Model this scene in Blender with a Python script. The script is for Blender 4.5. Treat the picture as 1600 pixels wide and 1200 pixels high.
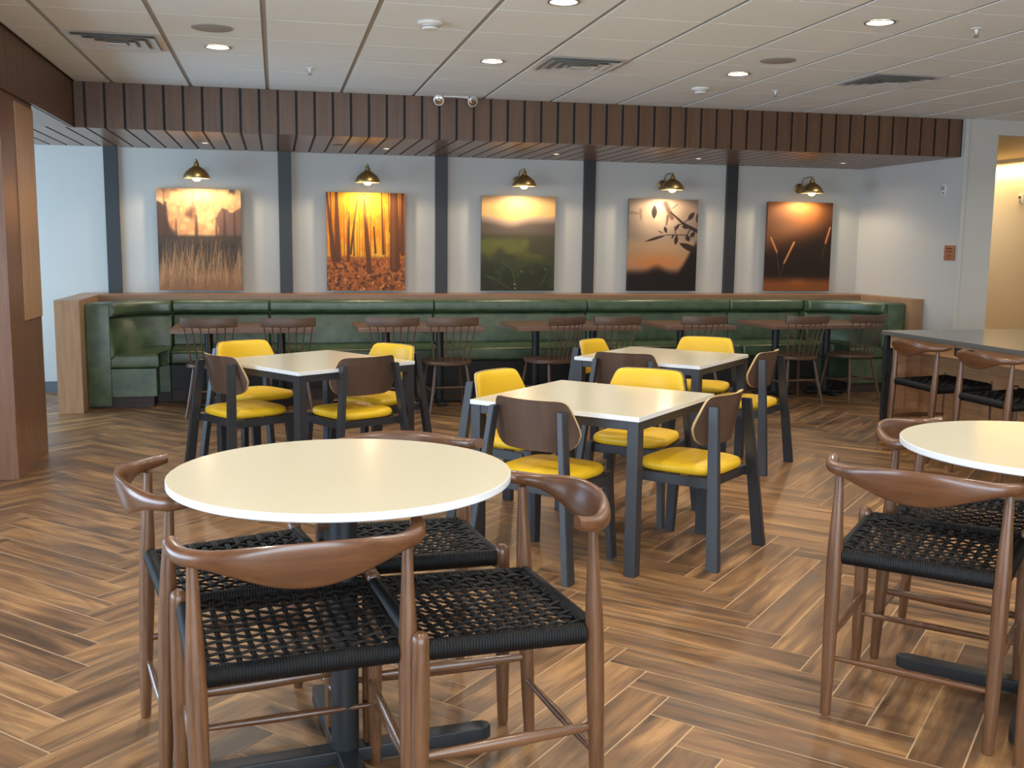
import bpy, bmesh, math, random
import numpy as np
from mathutils import Vector, Matrix
R = math.radians
PI = math.pi
random.seed(7)
SC = bpy.context.scene
COL = SC.collection
for o in list(bpy.data.objects):
    bpy.data.objects.remove(o)

# ------------------------------------------------------------------ camera
CZ = 1.505            # eye height
CEIL = 2.7607         # ceiling height
F_PX, YAW, PITCH, ROLL = 1605.224, -0.2252, 0.1352, 0.0114
cy, sy = math.cos(YAW), math.sin(YAW)
r_, f_, u_ = Vector((cy, sy, 0)), Vector((-sy, cy, 0)), Vector((0, 0, 1))
cp, sp = math.cos(PITCH), math.sin(PITCH)
fw = f_*cp - u_*sp
up = u_*cp + f_*sp
cr, sr = math.cos(ROLL), math.sin(ROLL)
rt = r_*cr + up*sr
up = up*cr - r_*sr
cam_d = bpy.data.cameras.new('camera')
cam = bpy.data.objects.new('camera', cam_d)
COL.objects.link(cam)
m = Matrix.Identity(4)
for i in range(3):
    m[i][0], m[i][1], m[i][2] = rt[i], up[i], -fw[i]
m[2][3] = CZ
cam.matrix_world = m
cam_d.sensor_fit = 'HORIZONTAL'
cam_d.sensor_width = 36.0
cam_d.lens = 36.0*F_PX/1600.0
cam_d.clip_start = 0.05
cam_d.clip_end = 100
SC.camera = cam

# ------------------------------------------------------------------ world, exposure
SC.view_settings.view_transform = 'Standard'
SC.view_settings.look = 'None'
SC.view_settings.gamma = 1.0
SC.view_settings.exposure = 0.1
SC.view_settings.use_curve_mapping = False
w = bpy.data.worlds.new('world')
SC.world = w
w.use_nodes = True
w.node_tree.nodes['Background'].inputs[0].default_value = (0.55, 0.75, 1.0, 1)
w.node_tree.nodes['Background'].inputs[1].default_value = 0.9

def area(name, loc, rot, sx, sy, power, color, spread=180, parent=None, shape='RECTANGLE'):
    d = bpy.data.lights.new(name, 'AREA')
    d.shape = shape
    d.size = sx
    if shape == 'RECTANGLE':
        d.size_y = sy
    d.energy = power
    d.color = color
    d.spread = R(spread)
    o = bpy.data.objects.new(name, d)
    COL.objects.link(o)
    o.location = loc
    o.rotation_euler = rot
    if parent:
        o.parent = parent
    return o
DAY = (0.62, 0.80, 1.0)
# daylight just outside the glass of the windows (left wall far, left wall near, wall behind the camera)
area('daylight', (-4.12, 8.9, 1.45), (0, R(-90), 0), 2.3, 3.4, 240, (.46, .72, 1.0))
area('daylight', (-4.12, 2.6, 1.45), (0, R(-90), 0), 2.3, 4.6, 370, DAY)
area('daylight', (0.6, -3.32, 1.45), (R(90), 0, 0), 6.6, 2.3, 500, (0.72, 0.86, 1.0))

# ------------------------------------------------------------------ materials
def srgb(h):
    if isinstance(h, str):
        h = h.lstrip('#')
        c = [int(h[i:i+2], 16)/255 for i in (0, 2, 4)]
    else:
        c = [v/255 for v in h]
    return tuple(((v/12.92) if v <= .04045 else ((v+.055)/1.055)**2.4) for v in c)+(1,)

def mat(name):
    mm = bpy.data.materials.new(name)
    mm.use_nodes = True
    return mm, mm.node_tree.nodes, mm.node_tree.links, mm.node_tree.nodes['Principled BSDF']

def plain(name, col, rough=.5, metal=0, spec=.5, coat=0, bump=0, bscale=200, emit=None, estr=0):
    mm, N, L, B = mat(name)
    B.inputs['Base Color'].default_value = srgb(col)
    B.inputs['Roughness'].default_value = rough
    B.inputs['Metallic'].default_value = metal
    B.inputs['Specular IOR Level'].default_value = spec
    B.inputs['Coat Weight'].default_value = coat
    B.inputs['Coat Roughness'].default_value = .15
    if emit:
        B.inputs['Emission Color'].default_value = srgb(emit)
        B.inputs['Emission Strength'].default_value = estr
    if bump:
        tc = N.new('ShaderNodeTexCoord')
        n = N.new('ShaderNodeTexNoise')
        n.inputs['Scale'].default_value = bscale
        n.inputs['Detail'].default_value = 3
        b = N.new('ShaderNodeBump')
        b.inputs['Strength'].default_value = bump
        b.inputs['Distance'].default_value = .003
        L.new(tc.outputs['Object'], n.inputs['Vector'])
        L.new(n.outputs['Fac'], b.inputs['Height'])
        L.new(b.outputs['Normal'], B.inputs['Normal'])
    return mm

def wood(name, dark, light, axis='z', rough=.4, scale=1.0, contrast=.5, spec=.5, coat=0, bump=.1, island=True):
    """long-grain wood; axis = grain direction in object space"""
    mm, N, L, B = mat(name)
    tc = N.new('ShaderNodeTexCoord')
    mp = N.new('ShaderNodeMapping')
    s = {'x': (1.2, 22, 22), 'y': (22, 1.2, 22), 'z': (22, 22, 1.2)}[axis]
    mp.inputs['Scale'].default_value = [v*scale for v in s]
    L.new(tc.outputs['Object'], mp.inputs['Vector'])
    src = mp.outputs['Vector']
    if island:
        g = N.new('ShaderNodeNewGeometry')
        mlt = N.new('ShaderNodeVectorMath')
        mlt.operation = 'SCALE'
        cmb = N.new('ShaderNodeCombineXYZ')
        for k in range(3):
            L.new(g.outputs['Random Per Island'], cmb.inputs[k])
        L.new(cmb.outputs[0], mlt.inputs[0])
        mlt.inputs['Scale'].default_value = 37.0
        ad = N.new('ShaderNodeVectorMath')
        L.new(mp.outputs['Vector'], ad.inputs[0])
        L.new(mlt.outputs[0], ad.inputs[1])
        src = ad.outputs[0]
    n1 = N.new('ShaderNodeTexNoise')
    n1.inputs['Scale'].default_value = 1.0
    n1.inputs['Detail'].default_value = 6
    n1.inputs['Roughness'].default_value = .62
    n1.inputs['Distortion'].default_value = .6
    L.new(src, n1.inputs['Vector'])
    n2 = N.new('ShaderNodeTexNoise')
    n2.inputs['Scale'].default_value = 5.0
    n2.inputs['Detail'].default_value = 3
    L.new(src, n2.inputs['Vector'])
    mx = N.new('ShaderNodeMath')
    mx.operation = 'MULTIPLY_ADD'
    mx.inputs[1].default_value = .28
    L.new(n2.outputs['Fac'], mx.inputs[0])
    L.new(n1.outputs['Fac'], mx.inputs[2])
    cr_ = N.new('ShaderNodeValToRGB')
    cr_.color_ramp.elements[0].position = .5-.3*contrast+.1
    cr_.color_ramp.elements[0].color = srgb(dark)
    cr_.color_ramp.elements[1].position = .5+.3*contrast+.17
    cr_.color_ramp.elements[1].color = srgb(light)
    L.new(mx.outputs[0], cr_.inputs['Fac'])
    L.new(cr_.outputs['Color'], B.inputs['Base Color'])
    B.inputs['Roughness'].default_value = rough
    B.inputs['Specular IOR Level'].default_value = spec
    B.inputs['Coat Weight'].default_value = coat
    B.inputs['Coat Roughness'].default_value = .2
    b = N.new('ShaderNodeBump')
    b.inputs['Strength'].default_value = bump
    b.inputs['Distance'].default_value = .002
    L.new(n1.outputs['Fac'], b.inputs['Height'])
    L.new(b.outputs['Normal'], B.inputs['Normal'])
    return mm

def vcol(name, rough=.6, spec=.3):
    mm, N, L, B = mat(name)
    a = N.new('ShaderNodeVertexColor')
    a.layer_name = 'print'
    L.new(a.outputs['Color'], B.inputs['Base Color'])
    B.inputs['Roughness'].default_value = rough
    B.inputs['Specular IOR Level'].default_value = spec
    return mm

def floor_tile():
    mm, N, L, B = mat('floor_tile')
    uv = N.new('ShaderNodeUVMap')
    uv.uv_map = 'plank'
    g = N.new('ShaderNodeNewGeometry')
    cmb = N.new('ShaderNodeCombineXYZ')
    L.new(g.outputs['Random Per Island'], cmb.inputs[0])
    L.new(g.outputs['Random Per Island'], cmb.inputs[1])
    sc = N.new('ShaderNodeVectorMath')
    sc.operation = 'SCALE'
    sc.inputs['Scale'].default_value = 61.0
    L.new(cmb.outputs[0], sc.inputs[0])
    ad = N.new('ShaderNodeVectorMath')
    L.new(uv.outputs['UV'], ad.inputs[0])
    L.new(sc.outputs[0], ad.inputs[1])
    def noise(sx, sy, det, dist, rough=.6):
        mp = N.new('ShaderNodeMapping')
        mp.inputs['Scale'].default_value = (sx, sy, 1)
        L.new(ad.outputs[0], mp.inputs['Vector'])
        n = N.new('ShaderNodeTexNoise')
        n.inputs['Scale'].default_value = 1
        n.inputs['Detail'].default_value = det
        n.inputs['Roughness'].default_value = rough
        n.inputs['Distortion'].default_value = dist
        L.new(mp.outputs[0], n.inputs['Vector'])
        return n.outputs['Fac']
    a = noise(1.3, 10, 5, .8)
    b = noise(3, 60, 4, .4)
    c = noise(.9, 5, 2, .6)
    r1 = N.new('ShaderNodeValToRGB')
    e = r1.color_ramp.elements
    e[0].position, e[0].color = .30, srgb((76, 56, 40))
    e[1].position, e[1].color = .72, srgb((178, 134, 86))
    x = e.new(.47); x.color = srgb((117, 85, 57))
    x = e.new(.56); x.color = srgb((140, 102, 66))
    sm = N.new('ShaderNodeMath'); sm.operation = 'MULTIPLY_ADD'
    sm.inputs[1].default_value = .3
    L.new(b, sm.inputs[0]); L.new(a, sm.inputs[2])
    s2 = N.new('ShaderNodeMath'); s2.operation = 'MULTIPLY_ADD'
    s2.inputs[1].default_value = .35
    L.new(c, s2.inputs[0]); L.new(sm.outputs[0], s2.inputs[2])
    s3 = N.new('ShaderNodeMath'); s3.operation = 'MULTIPLY_ADD'
    s3.inputs[1].default_value = .11
    L.new(g.outputs['Random Per Island'], s3.inputs[0]); L.new(s2.outputs[0], s3.inputs[2])
    s4 = N.new('ShaderNodeMath'); s4.operation = 'SUBTRACT'
    s4.inputs[1].default_value = .375
    L.new(s3.outputs[0], s4.inputs[0])
    L.new(s4.outputs[0], r1.inputs['Fac'])
    # greyish streaks
    mix = N.new('ShaderNodeMixRGB')
    mix.inputs['Color2'].default_value = srgb((92, 78, 64))
    r2 = N.new('ShaderNodeValToRGB')
    r2.color_ramp.elements[0].position = .52
    r2.color_ramp.elements[0].color = (0, 0, 0, 1)
    r2.color_ramp.elements[1].position = .72
    r2.color_ramp.elements[1].color = (.7, .7, .7, 1)
    L.new(noise(1.1, 9, 4, .8), r2.inputs['Fac'])
    L.new(r2.outputs['Color'], mix.inputs['Fac'])
    L.new(r1.outputs['Color'], mix.inputs['Color1'])
    L.new(mix.outputs['Color'], B.inputs['Base Color'])
    rr = N.new('ShaderNodeMapRange')
    rr.inputs['To Min'].default_value = .30
    rr.inputs['To Max'].default_value = .46
    L.new(a, rr.inputs['Value'])
    L.new(rr.outputs[0], B.inputs['Roughness'])
    B.inputs['Specular IOR Level'].default_value = .5
    bp = N.new('ShaderNodeBump')
    bp.inputs['Strength'].default_value = .12
    bp.inputs['Distance'].default_value = .002
    L.new(sm.outputs[0], bp.inputs['Height'])
    L.new(bp.outputs['Normal'], B.inputs['Normal'])
    return mm

M = {}
M['floor'] = floor_tile()
M['grout'] = plain('grout', (206, 172, 134), .8)
M['wall'] = plain('wall_paint', (198, 196, 188), .75, bump=.05, bscale=120)
M['wall_warm'] = plain('corridor_paint', (214, 196, 160), .7)
M['tile'] = plain('ceiling_tile', (232, 235, 230), .9, bump=.25, bscale=260)
M['tbar'] = plain('ceiling_grid', (158, 150, 138), .6)
M['fascia'] = wood('fascia_laminate', (88, 62, 44), (116, 84, 60), 'z', .38, .8, .8)
M['soffit'] = wood('soffit_laminate', (112, 82, 60), (140, 106, 80), 'y', .27, .8, .8, spec=.6)
M['reveal'] = plain('reveal_black', (18, 12, 12), .6)
M['column'] = wood('column_laminate', (104, 70, 50), (136, 96, 70), 'z', .33, 1.3, .8)
M['oak'] = wood('oak_laminate', (156, 116, 82), (190, 150, 112), 'z', .4, 1.5, .9)
M['oak_x'] = wood('oak_laminate_long', (138, 98, 70), (172, 130, 96), 'x', .4, 1.5, .9)
M['shiplap'] = wood('shiplap_oak', (160, 114, 78), (196, 150, 108), 'y', .4, 1.2, .8)
M['post'] = plain('post_paint', (46, 49, 51), .45)
M['base'] = plain('baseboard', (92, 96, 98), .5)
M['walnut_z'] = wood('walnut_leg', (66, 42, 26), (126, 86, 56), 'z', .3, 2.4, .9, spec=.55, coat=.15)
M['walnut_x'] = wood('walnut_rail', (74, 45, 27), (116, 75, 46), 'x', .28, 1.6, .9, spec=.6, coat=.3)
M['walnut_y'] = wood('walnut_side', (66, 42, 26), (126, 86, 56), 'y', .26, 2.0, .9, spec=.6, coat=.3)
M['steel_rest'] = plain('footrest_steel', (170, 170, 172), .22, 1.0)
M['cord'] = plain('black_cord', (9, 10, 11), .5, spec=.3, bump=.3, bscale=700)
M['iron'] = plain('dark_metal', (42, 45, 48), .4, .2)
M['iron2'] = plain('pedestal_metal', (42, 46, 48), .35, .2)
M['frame'] = plain('chair_frame', (46, 46, 48), .42, .0)
M['top'] = plain('cream_laminate', (215, 205, 178), .16, spec=.5)
M['topedge'] = plain('laminate_edge', (228, 230, 230), .3)
M['yellow'] = plain('yellow_vinyl', (232, 186, 34), .42, spec=.5, bump=.06, bscale=400)
M['shell'] = wood('shell_walnut', (72, 54, 44), (98, 76, 62), 'z', .35, .8, .8)
M['shell_edge'] = plain('shell_edge', (190, 160, 110), .5)
M['dwood_x'] = wood('dark_wood_board', (74, 52, 38), (104, 78, 58), 'x', .4, 1.6, .8)
M['dwood_z'] = wood('dark_wood_leg', (70, 50, 38), (104, 80, 62), 'z', .35, 1.6, .8)
M['dtop'] = wood('dining_top', (104, 74, 60), (136, 102, 84), 'x', .3, 1.4, .8)
def vinyl():
    mm, N, L, B = mat('green_vinyl')
    tc = N.new('ShaderNodeTexCoord')
    n = N.new('ShaderNodeTexNoise'); n.inputs['Scale'].default_value = 9; n.inputs['Detail'].default_value = 5
    v = N.new('ShaderNodeTexNoise'); v.inputs['Scale'].default_value = 160; v.inputs['Detail'].default_value = 4
    cr_ = N.new('ShaderNodeValToRGB')
    cr_.color_ramp.elements[0].position = .35; cr_.color_ramp.elements[0].color = srgb((58, 80, 54))
    cr_.color_ramp.elements[1].position = .7; cr_.color_ramp.elements[1].color = srgb((90, 110, 76))
    b = N.new('ShaderNodeBump'); b.inputs['Strength'].default_value = .35; b.inputs['Distance'].default_value = .004
    L.new(tc.outputs['Object'], n.inputs['Vector']); L.new(tc.outputs['Object'], v.inputs['Vector'])
    L.new(n.outputs['Fac'], cr_.inputs['Fac']); L.new(cr_.outputs['Color'], B.inputs['Base Color'])
    L.new(v.outputs['Fac'], b.inputs['Height']); L.new(b.outputs['Normal'], B.inputs['Normal'])
    B.inputs['Roughness'].default_value = .33
    B.inputs['Specular IOR Level'].default_value = .9
    return mm
M['green'] = vinyl()
M['shaded_base'] = plain('shaded_base_panel', (34, 36, 33), .5)  # shadow below the bench seats, put into the colour of the straight bases
M['kick'] = wood('kick_laminate', (52, 42, 36), (74, 60, 52), 'x', .5, 1, .8)
M['brass'] = plain('antique_brass', (158, 132, 84), .38, .85)
M['bulb'] = plain('warm_bulb', (255, 220, 150), .4, emit=(255, 206, 120), estr=10)
M['lens'] = plain('lamp_lens', (255, 240, 215), .4, emit=(255, 240, 214), estr=9)
M['lens_s'] = plain('small_lamp_lens', (255, 240, 215), .4, emit=(255, 236, 205), estr=4)
M['ring'] = plain('lamp_ring', (130, 126, 118), .35, .6)
M['white'] = plain('white_plastic', (222, 220, 214), .4)
M['grey'] = plain('grey_mesh', (160, 156, 148), .7)
M['alu'] = plain('vent_metal', (214, 214, 212), .35, .1)
M['dark'] = plain('dark_recess', (30, 30, 32), .6)
M['chrome'] = plain('chrome', (210, 210, 210), .15, 1.0)
M['stone'] = plain('counter_stone', (92, 90, 86), .16, spec=.6, bump=.02, bscale=90)
M['copper'] = plain('copper_plate', (176, 118, 88), .4, .4)
M['ink'] = plain('dark_ink', (92, 52, 36), .6)
M['art'] = vcol('canvas_print', .55, .35)
M['canvas'] = plain('canvas_side', (150, 140, 128), .7)
def glass():
    mm = bpy.data.materials.new('window_glass'); mm.use_nodes = True
    N = mm.node_tree.nodes; L = mm.node_tree.links
    N.remove(N['Principled BSDF'])
    t = N.new('ShaderNodeBsdfTransparent'); g = N.new('ShaderNodeBsdfGlossy'); g.inputs['Roughness'].default_value = .03
    x = N.new('ShaderNodeMixShader'); x.inputs[0].default_value = .06
    L.new(t.outputs[0], x.inputs[1]); L.new(g.outputs[0], x.inputs[2])
    L.new(x.outputs[0], N['Material Output'].inputs['Surface'])
    return mm
M['glass'] = glass()

# ------------------------------------------------------------------ mesh builder
class MB:
    def __init__(s):
        s.bm = bmesh.new()
    def _xf(s, vs, mtx):
        if mtx is not None:
            bmesh.ops.transform(s.bm, matrix=mtx, verts=vs)
    def box(s, c, d, bev=0, rz=0, mi=0, seg=2):
        mt = Matrix.Translation(c) @ Matrix.Rotation(rz, 4, 'Z') @ Matrix.Diagonal((d[0], d[1], d[2], 1))
        g = bmesh.ops.create_cube(s.bm, size=1, matrix=mt)
        fs = set(f for v in g['verts'] for f in v.link_faces)
        for f in fs:
            f.material_index = mi
        if bev:
            es = list(set(e for v in g['verts'] for e in v.link_edges))
            r = bmesh.ops.bevel(s.bm, geom=es, offset=bev, segments=seg, affect='EDGES', profile=.6)
            for f in r['faces']:
                f.material_index = mi
        return s
    def b2(s, p0, p1, bev=0, mi=0):
        return s.box([(a+b)/2 for a, b in zip(p0, p1)], [abs(b-a) for a, b in zip(p0, p1)], bev, 0, mi)
    def rings(s, rings, closed=False, cap=True, mi=0, smooth=True):
        vs = [[s.bm.verts.new(p) for p in r] for r in rings]
        n = len(vs[0])
        k = len(vs) if closed else len(vs)-1
        for i in range(k):
            a, b = vs[i], vs[(i+1) % len(vs)]
            for j in range(n):
                f = s.bm.faces.new((a[j], a[(j+1) % n], b[(j+1) % n], b[j]))
                f.material_index = mi
                f.smooth = smooth
        if cap and not closed:
            for q, rev in ((vs[0], True), (vs[-1], False)):
                f = s.bm.faces.new(list(reversed(q)) if rev else q)
                f.material_index = mi
        return s
    def tube(s, pts, rad, n=12, sx=1, sy=1, upv=(0, 0, 1), closed=False, mi=0, cap=True):
        """sx: scale along side axis, sy: along the up axis"""
        pts = [Vector(p) for p in pts]
        rad = rad if hasattr(rad, '__len__') else [rad]*len(pts)
        out = []
        for i, p in enumerate(pts):
            if closed:
                t = pts[(i+1) % len(pts)]-pts[i-1]
            else:
                t = pts[min(i+1, len(pts)-1)]-pts[max(i-1, 0)]
            t.normalize()
            u = Vector(upv)
            if abs(t.dot(u)) > .95:
                u = Vector((1, 0, 0)) if abs(t.x) < .9 else Vector((0, 1, 0))
            a = t.cross(u).normalized()
            b = a.cross(t).normalized()
            out.append([p+a*math.cos(q)*rad[i]*sx+b*math.sin(q)*rad[i]*sy for q in [2*PI*k/n for k in range(n)]])
        return s.rings(out, closed, cap, mi)
    def lathe(s, prof, c=(0, 0, 0), n=24, mi=0, axis='z', cap=True):
        out = []
        for r, z in prof:
            ring = []
            for k in range(n):
                a = 2*PI*k/n
                ring.append(Vector((c[0]+r*math.cos(a), c[1]+r*math.sin(a), c[2]+z)))
            out.append(ring)
        return s.rings(out, False, cap, mi)
    def prism(s, poly, z0, z1, mi=0, bev=0):
        v0 = [s.bm.verts.new((x, y, z0)) for x, y in poly]
        v1 = [s.bm.verts.new((x, y, z1)) for x, y in poly]
        n = len(poly)
        fs = [s.bm.faces.new(list(reversed(v0))), s.bm.faces.new(v1)]
        for i in range(n):
            fs.append(s.bm.faces.new((v0[i], v0[(i+1) % n], v1[(i+1) % n], v1[i])))
        for f in fs:
            f.material_index = mi
        if bev:
            es = [e for e in set(e for f in fs[:2] for e in f.edges)]
            bmesh.ops.bevel(s.bm, geom=es, offset=bev, segments=3, affect='EDGES', profile=.6)
        return s
    def bar(s, p0, p1, w, d, w1=None, d1=None, yaw=0, mi=0, bev=.003):
        """straight bar of rectangular section (w along local x, d along local y) between two points, ends horizontal"""
        w1 = w if w1 is None else w1
        d1 = d if d1 is None else d1
        c, sn = math.cos(yaw), math.sin(yaw)
        vs = []
        for p, ww, dd in ((p0, w, d), (p1, w1, d1)):
            for a, b in ((-1, -1), (1, -1), (1, 1), (-1, 1)):
                x, y = a*ww/2, b*dd/2
                vs.append(s.bm.verts.new((p[0]+x*c-y*sn, p[1]+x*sn+y*c, p[2])))
        fs = [(3, 2, 1, 0), (4, 5, 6, 7)]+[(i, (i+1) % 4, (i+1) % 4+4, i+4) for i in range(4)]
        ff = [s.bm.faces.new([vs[i] for i in q]) for q in fs]
        for f in ff:
            f.material_index = mi
        if bev:
            bmesh.ops.bevel(s.bm, geom=list(set(e for f in ff for e in f.edges)), offset=bev, segments=2, affect='EDGES')
        return s
    def build(s, name, mats, parent=None, smooth=False, rn=True):
        if rn:
            bmesh.ops.recalc_face_normals(s.bm, faces=s.bm.faces)
        me = bpy.data.meshes.new(name)
        s.bm.to_mesh(me)
        s.bm.free()
        for k in (mats if isinstance(mats, (list, tuple)) else [mats]):
            me.materials.append(M[k])
        if smooth:
            me.shade_smooth()
            try:
                me.set_sharp_from_angle(angle=R(38))
            except Exception:
                pass
        o = bpy.data.objects.new(name, me)
        COL.objects.link(o)
        if parent:
            o.parent = parent
        return o

def thing(name, label, cat, loc=(0, 0, 0), rz=0, group=None):
    o = bpy.data.objects.new(name, None)
    o.empty_display_size = .1
    COL.objects.link(o)
    o.location = loc
    o.rotation_euler = (0, 0, rz)
    return tag(o, label, cat, group)
def tag(o, label, cat, group=None):
    o['label'] = label
    o['category'] = cat
    if group:
        o['group'] = group
    return o
def struct(o):
    o['kind'] = 'structure'
    return o
def kids(o):
    return [c for c in bpy.data.objects if c.parent == o]
def dup(root, loc, rz, label, group=None):
    r = root.copy(); COL.objects.link(r)
    r.location = loc; r.rotation_euler = (0, 0, rz)
    r['label'] = label
    if group:
        r['group'] = group
    for ch in kids(root):
        c = ch.copy(); COL.objects.link(c); c.parent = r
        for g in kids(ch):
            d = g.copy(); COL.objects.link(d); d.parent = c
    return r

# ------------------------------------------------------------------ the shell
XL, XR, YB, YF = -4.0, 6.57, 10.83, -3.2      # left wall, alcove right wall, back wall, wall behind the camera
FY, FZ = 9.05, 2.40                            # fascia face, soffit height
def make_floor():
    s = MB()
    bm = s.bm
    uvl = bm.loops.layers.uv.new('plank')
    W = .1524
    g = .0026
    e1 = Vector((1, 1, 0))/math.sqrt(2); e2 = Vector((-1, 1, 0))/math.sqrt(2)
    x0 = .6155; y0 = 2.223+.2155*0
    org = Vector((x0, y0, 0))
    def P(a, b, z=0):
        v = org+(e1*a+e2*b)*W
        return Vector((v.x, v.y, z))
    X0, X1, Y0, Y1 = XL, 9.2, YF, 14.2
    def addp(a0, a1, b0, b1, horiz):
        c = P((a0+a1)/2, (b0+b1)/2)
        if not (X0-.6 < c.x < X1+.6 and Y0-.6 < c.y < Y1+.6):
            return
        gg = g/W
        q = [(a0+gg, b0+gg), (a1-gg, b0+gg), (a1-gg, b1-gg), (a0+gg, b1-gg)]
        vs = [bm.verts.new(P(*k)) for k in q]
        f = bm.faces.new(vs)
        for lp, (a, b) in zip(f.loops, q):
            lp[uvl].uv = (a*W, b*W) if horiz else (b*W, a*W)
        f.material_index = 0
    for mth in range(-14, 16):
        for k in range(-120, 130):
            a, b = k+6*mth, k-6*mth
            addp(a, a+6, b, b+1, True)
            addp(a+6, a+7, b-5, b+1, False)
    for co, no in (((X0, 0, 0), (-1, 0, 0)), ((X1, 0, 0), (1, 0, 0)), ((0, Y0, 0), (0, -1, 0)), ((0, Y1, 0), (0, 1, 0))):
        bmesh.ops.bisect_plane(bm, geom=bm.verts[:]+bm.edges[:]+bm.faces[:], plane_co=co, plane_no=no, clear_outer=True)
    vs = [bm.verts.new(p) for p in ((X0, Y0, -.0012), (X1, Y0, -.0012), (X1, Y1, -.0012), (X0, Y1, -.0012))]
    f = bm.faces.new(vs); f.material_index = 1
    s.b2((X0, Y0, -.1), (X1, Y1, -.004), mi=1)
    return struct(s.build('floor', ['floor', 'grout'], rn=False))
make_floor()

# ceiling: 2x2 ft tiles between main runners
def make_ceiling():
    s = MB()
    T = .61
    gx0, gy0 = -.656, 5.649
    xs = [gx0+T*i for i in range(-2, 15)]
    ys = [gy0+T*j for j in range(-15, 6)]
    xmin, xmax = -1.56, 9.0
    y1 = FY
    xs = [xmin]+[x for x in xs if xmin+.05 < x < xmax-.05]+[xmax]
    ys = [YF]+[y for y in ys if YF+.05 < y < y1-.05]+[y1]
    for i in range(len(xs)-1):
        for j in range(len(ys)-1):
            s.b2((xs[i]+.0155, ys[j]+.004, CEIL), (xs[i+1]-.0155, ys[j+1]-.004, CEIL+.02), mi=0)
    for x in xs[1:-1]:
        s.b2((x-.016, YF, CEIL+.005), (x+.016, y1, CEIL+.02), mi=1)
    s.b2((xmin-.009, YF, CEIL+.012), (xmax, y1+.012, CEIL+.03), mi=1)
    s.b2((XL-.14, YF-.14, CEIL+.03), (9.1, 14.2, CEIL+.08), mi=1)  # unseen roof slab, added to keep world light from leaking in
    return struct(s.build('ceiling', ['tile', 'tbar']))
make_ceiling()

# timber fascia across the back (trim_1) and along the left side (trim_2), soffit boards behind them
PIT, PH = .15175, 2.16
def fascia():
    s = MB()
    k0 = math.ceil((-1.57-PH)/PIT)
    xs = [-1.57]+[PH+PIT*k for k in range(k0, 60) if PH+PIT*k < 6.6 and PH+PIT*k > -1.55]+[6.6]
    for a, b in zip(xs[:-1], xs[1:]):
        s.b2((a+.0105, FY, FZ), (b-.0105, FY+.02, CEIL))
    s.b2((-1.57, FY+.012, FZ+.003), (6.6, FY+.03, CEIL), mi=1)
    struct(s.build('trim_1', ['fascia', 'reveal']))
    s = MB()
    y = FY
    while y > YF:
        y2 = max(y-PIT, YF)
        s.b2((-1.59, y2+.0025, FZ), (-1.57, y-.0025, CEIL))
        y = y2
    s.b2((-1.60, YF, FZ+.003), (-1.578, FY, CEIL), mi=1)
    struct(s.build('trim_2', ['fascia', 'reveal']))
    s = MB()
    ys0 = FY
    xs = [XL]+[PH+PIT*k for k in range(-45, 60) if XL+.03 < PH+PIT*k < 6.56]+[XR]
    for a, b in zip(xs[:-1], xs[1:]):
        s.b2((a+.0105, FY+.03, FZ), (b-.0105, YB, FZ+.02))
    s.b2((XL, FY+.03, FZ+.008), (XR, YB, FZ+.04), mi=1)
    struct(s.build('trim_3', ['soffit', 'reveal']))
    s = MB()
    y = FY+.03
    while y > YF:
        y2 = max(y-PIT, YF)
        s.b2((XL, y2+.004, FZ), (-1.601, y-.004, FZ+.02))
        y = y2
    s.b2((XL, YF, FZ+.008), (-1.601, FY+.03, FZ+.04), mi=1)
    struct(s.build('trim_4', ['soffit', 'reveal']))
fascia()

def box_obj(name, p0, p1, mt, bev=0, parent=None):
    return MB().b2(p0, p1, bev).build(name, mt, parent)
H2 = CEIL+.03
struct(box_obj('wall_back', (XL-.15, YB, 0), (XR+.1, YB+.12, H2), 'wall'))
struct(box_obj('wall_right', (XR, FY-.03, 0), (XR+.11, YB, H2), 'wall'))
# wall with the corridor opening (faces the camera)
s = MB()
OY = 9.0
s.b2((XR-.0, OY, 0), (6.93, OY+.02, H2))
s.b2((6.93, OY, 2.62), (9.0, OY+.14, H2))
s.b2((XR+.11, OY+.02, 0), (6.93, OY+.14, H2))
struct(s.build('wall_corridor', 'wall'))
struct(MB().b2((XR-.012, OY-.014, 0), (XR+.03, OY+.0, H2-.03), .003).build('trim_5', 'wall'))
# corridor beyond the opening
struct(box_obj('wall_far', (6.7, 14.1, 0), (9.0, 14.2, 2.66), 'wall_warm'))
struct(box_obj('wall_corridor_right', (8.95, OY-.0, 0), (9.05, 14.1, 2.66), 'wall_warm'))
struct(box_obj('wall_corridor_left', (6.69, YB+.12, 0), (6.75, 14.1, 2.66), 'wall_warm'))
struct(box_obj('ceiling_corridor', (6.69, OY+.14, 2.62), (8.95, 14.1, 2.66), 'wall_warm'))
struct(box_obj('wall_far_right', (9.0, YF, 0), (9.1, OY, H2), 'wall'))

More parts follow.
